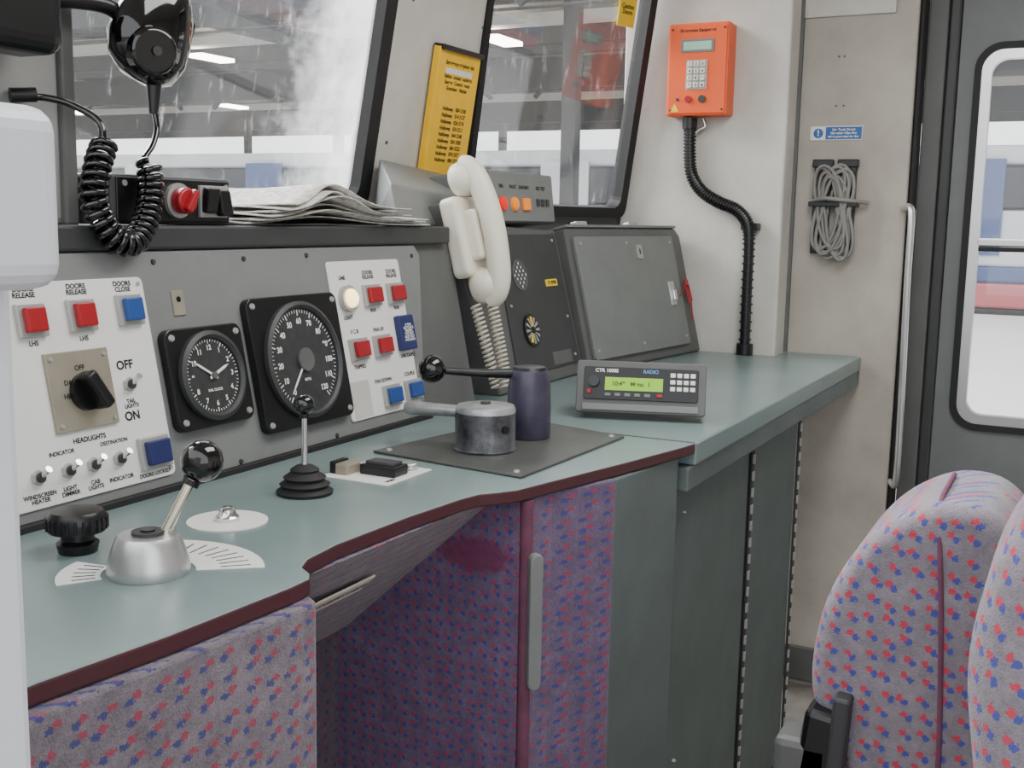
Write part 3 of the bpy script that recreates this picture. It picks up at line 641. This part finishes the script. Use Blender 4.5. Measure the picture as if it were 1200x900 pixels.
cushion(ds,'seat_cushion',smoothprof([(-.05,.30),(.2,.29),(.40,.30),(.44,.34),(.42,.40),(.2,.41),(-.05,.42)]),.96,1.48,M_moqS,.03)
box(ds,'frame',(1.25,.08,.47),(.5,.08,.12),M_blk,.01)
box(ds,'armrest_bracket',(1.335,.245,.585),(.05,.05,.15),M_blk,.008,rot=(.12,0,0)); box(ds,'armrest_hinge',(1.32,.222,.60),(.03,.02,.17),M_dk,.004,rot=(.05,0,0))
box(ds,'recline_box',(1.34,.262,.56),(.06,.07,.12),M_cons,.01)
cyl(ds,'pedestal',(1.22,.18,FZ),.06,.38,M_dk); cyl(ds,'pedestal_foot',(1.22,.18,FZ),.16,.02,M_dk)
# ------------------------------------------------------------ outside
M_conc=mat('platform_concrete',(236,234,230),.9,var=.06,vscale=.6)
M_grd=mat('ballast',(140,134,128),.95,var=.3,vscale=1)
M_roof=mat('canopy_roof',(132,124,110),.8,var=.35,vscale=.35,emit=.14)  # faint glow in the material stands in for light on the roof underside
M_roofl=mat('canopy_cladding_light',(190,190,184),.7,var=.15,vscale=.5,emit=.35)  # material glows a little to lift the ducts, in place of real light
M_beam=mat('canopy_steel',(56,58,60),.7)
M_trw=mat('train_white',(236,238,242),.4); M_trb=mat('train_blue',(84,106,156),.4); M_trr=mat('train_red',(226,120,126),.4); M_trd=mat('train_windows',(34,40,50),.2)
M_str=mat('station_lamp',(255,246,230),.4,emit=14)
box(None,'ground',(30,10,-1.35),(140,160,.1),M_grd)
box(None,'platform_slab',(12.0,10,-.65),(14,120,1.1),M_conc)
tr=grp('passenger_train')
for nm,z0,z1,m in (('roof',2.35,2.7,M_trw),('window_band',1.55,2.35,M_trd),('waist',.55,1.55,M_trw),('blue_band',.25,.55,M_trb),('red_band',-.2,.25,M_trr),('skirt',-1.0,-.2,M_beam)):
    box(tr,nm,(23.4,15,(z0+z1)/2),(2.8 if nm!='roof' else 2.5,90,z1-z0),m,.05)
for i in range(22): box(tr,'door_pillar',(21.98,-26+i*4,1.6),(.06,1.1,1.7),M_trb if i%3 else M_trw)
cn=grp('station_canopy')
box(cn,'roof',(33,15,6.3),(30,110,.2),M_roof)
for x,hh in ((18.2,1.0),(22,.35),(26.5,.5),(29,.35),(32,.9),(37,.4),(41,1.1),(47,.9)): box(cn,'girder',(x,15,6.1-hh/2),(.25,110,hh),M_beam)
for x in (20,24,34.5,39): box(cn,'duct',(x,15,5.75),(.5,110,.22),M_roofl)
for i in range(14): box(cn,'rafter',(33,-39+i*8,6.05),(30,.2,.3),M_beam)
for i in range(30):
    box(cn,'brace',(32,-30+i*3.2,5.65),(.12,2.2,.12),M_beam,rot=(.7 if i%2 else -.7,0,0))
    box(cn,'brace',(18.2,-30+i*3.2,5.65),(.12,2.2,.12),M_beam,rot=(.7 if i%2 else -.7,0,0))
for x in (20,32,44):
    for y in (-5,9,23,37): box(cn,'column',(x,y,2.4),(.28,.28,7.2),M_beam)
for x in (21,28,35.5,44.5): box(cn,'skylight_glow',(x,15,6.19),(1.3,110,.03),mat('skylight_glow',(225,228,226),.6,emit=1.6))  # added glow strips lift the dim canopy; no daylight passes the roof
for x in (24.7,36,43):
    for y in (-5,4,13,22,31,40): box(cn,'lamp',(x,y,5.45),(1.3,.5,.1),M_str)
fb=grp('station_building')
box(fb,'wall',(64,15,1.5),(2,140,4.0),mat('far_wall',(206,210,216),.8,var=.2,vscale=.2))
for i in range(24): box(fb,'bay',(62.9,-50+i*6,1.6),(.1,3.4,2.6),M_trd)
# overhead line gantries
og=grp('overhead_gantry')
for y in (14,40):
    box(og,'beam',(14,y,4.6),(20,.25,.3),M_beam); 
for x in (9,16): tube(og,'contact_wire',[(x,-10,4.5),(x,14,4.42),(x,40,4.42),(x,70,4.5)],.03,M_blk,4)
for x in (4.6,23.9):
    for y in (14,40): box(og,'mast',(x,y,1.7),(.25,.25,6.0),M_beam)
# ------------------------------------------------------------ lights
W=bpy.data.worlds.new('overcast'); SC.world=W; W.use_nodes=True
W.node_tree.nodes['Background'].inputs[0].default_value=(.95,.975,1,1); W.node_tree.nodes['Background'].inputs[1].default_value=2.6
def area(name,loc,rot,sx,sy,p,c=(1,1,1)):
    l=bpy.data.lights.new(name,'AREA'); l.shape='RECTANGLE'; l.size=sx; l.size_y=sy; l.energy=p; l.color=c
    o=bpy.data.objects.new(name,l); COL.objects.link(o); o.location=loc; o.rotation_euler=rot; return o
area('overhead_fill',(1.6,0.2,2.2),(0,0,0),1.4,.6,26,(1,.99,.97))  # added unseen lamp below the ceiling, fills the cab with light
# unseen fill light added above and ahead of the windscreen to brighten the cab
area('windscreen_fill',(2.2,4.2,3.6),(R_(-58),0,0),3.0,1.5,460,(.98,.99,1))
# ------------------------------------------------------------ camera
f=1320.0
yaw=math.radians(26.9); p=math.atan(194/1320); r=math.radians(1.1)
Fv=Vector((math.cos(yaw)*math.cos(p),math.sin(yaw)*math.cos(p),-math.sin(p)))
R0=Fv.cross(Vector((0,0,1))).normalized(); U0=R0.cross(Fv)
Rv=R0*math.cos(r)+U0*math.sin(r); Uv=U0*math.cos(r)-R0*math.sin(r)
cam=bpy.data.cameras.new('camera'); cam.sensor_width=36; cam.lens=f/1200*36; cam.clip_start=.02; cam.clip_end=500
co=bpy.data.objects.new('camera',cam); COL.objects.link(co)
M=Matrix((Rv,Uv,-Fv)).transposed().to_4x4(); M.translation=(0,0,1.24); co.matrix_world=M
SC.camera=co
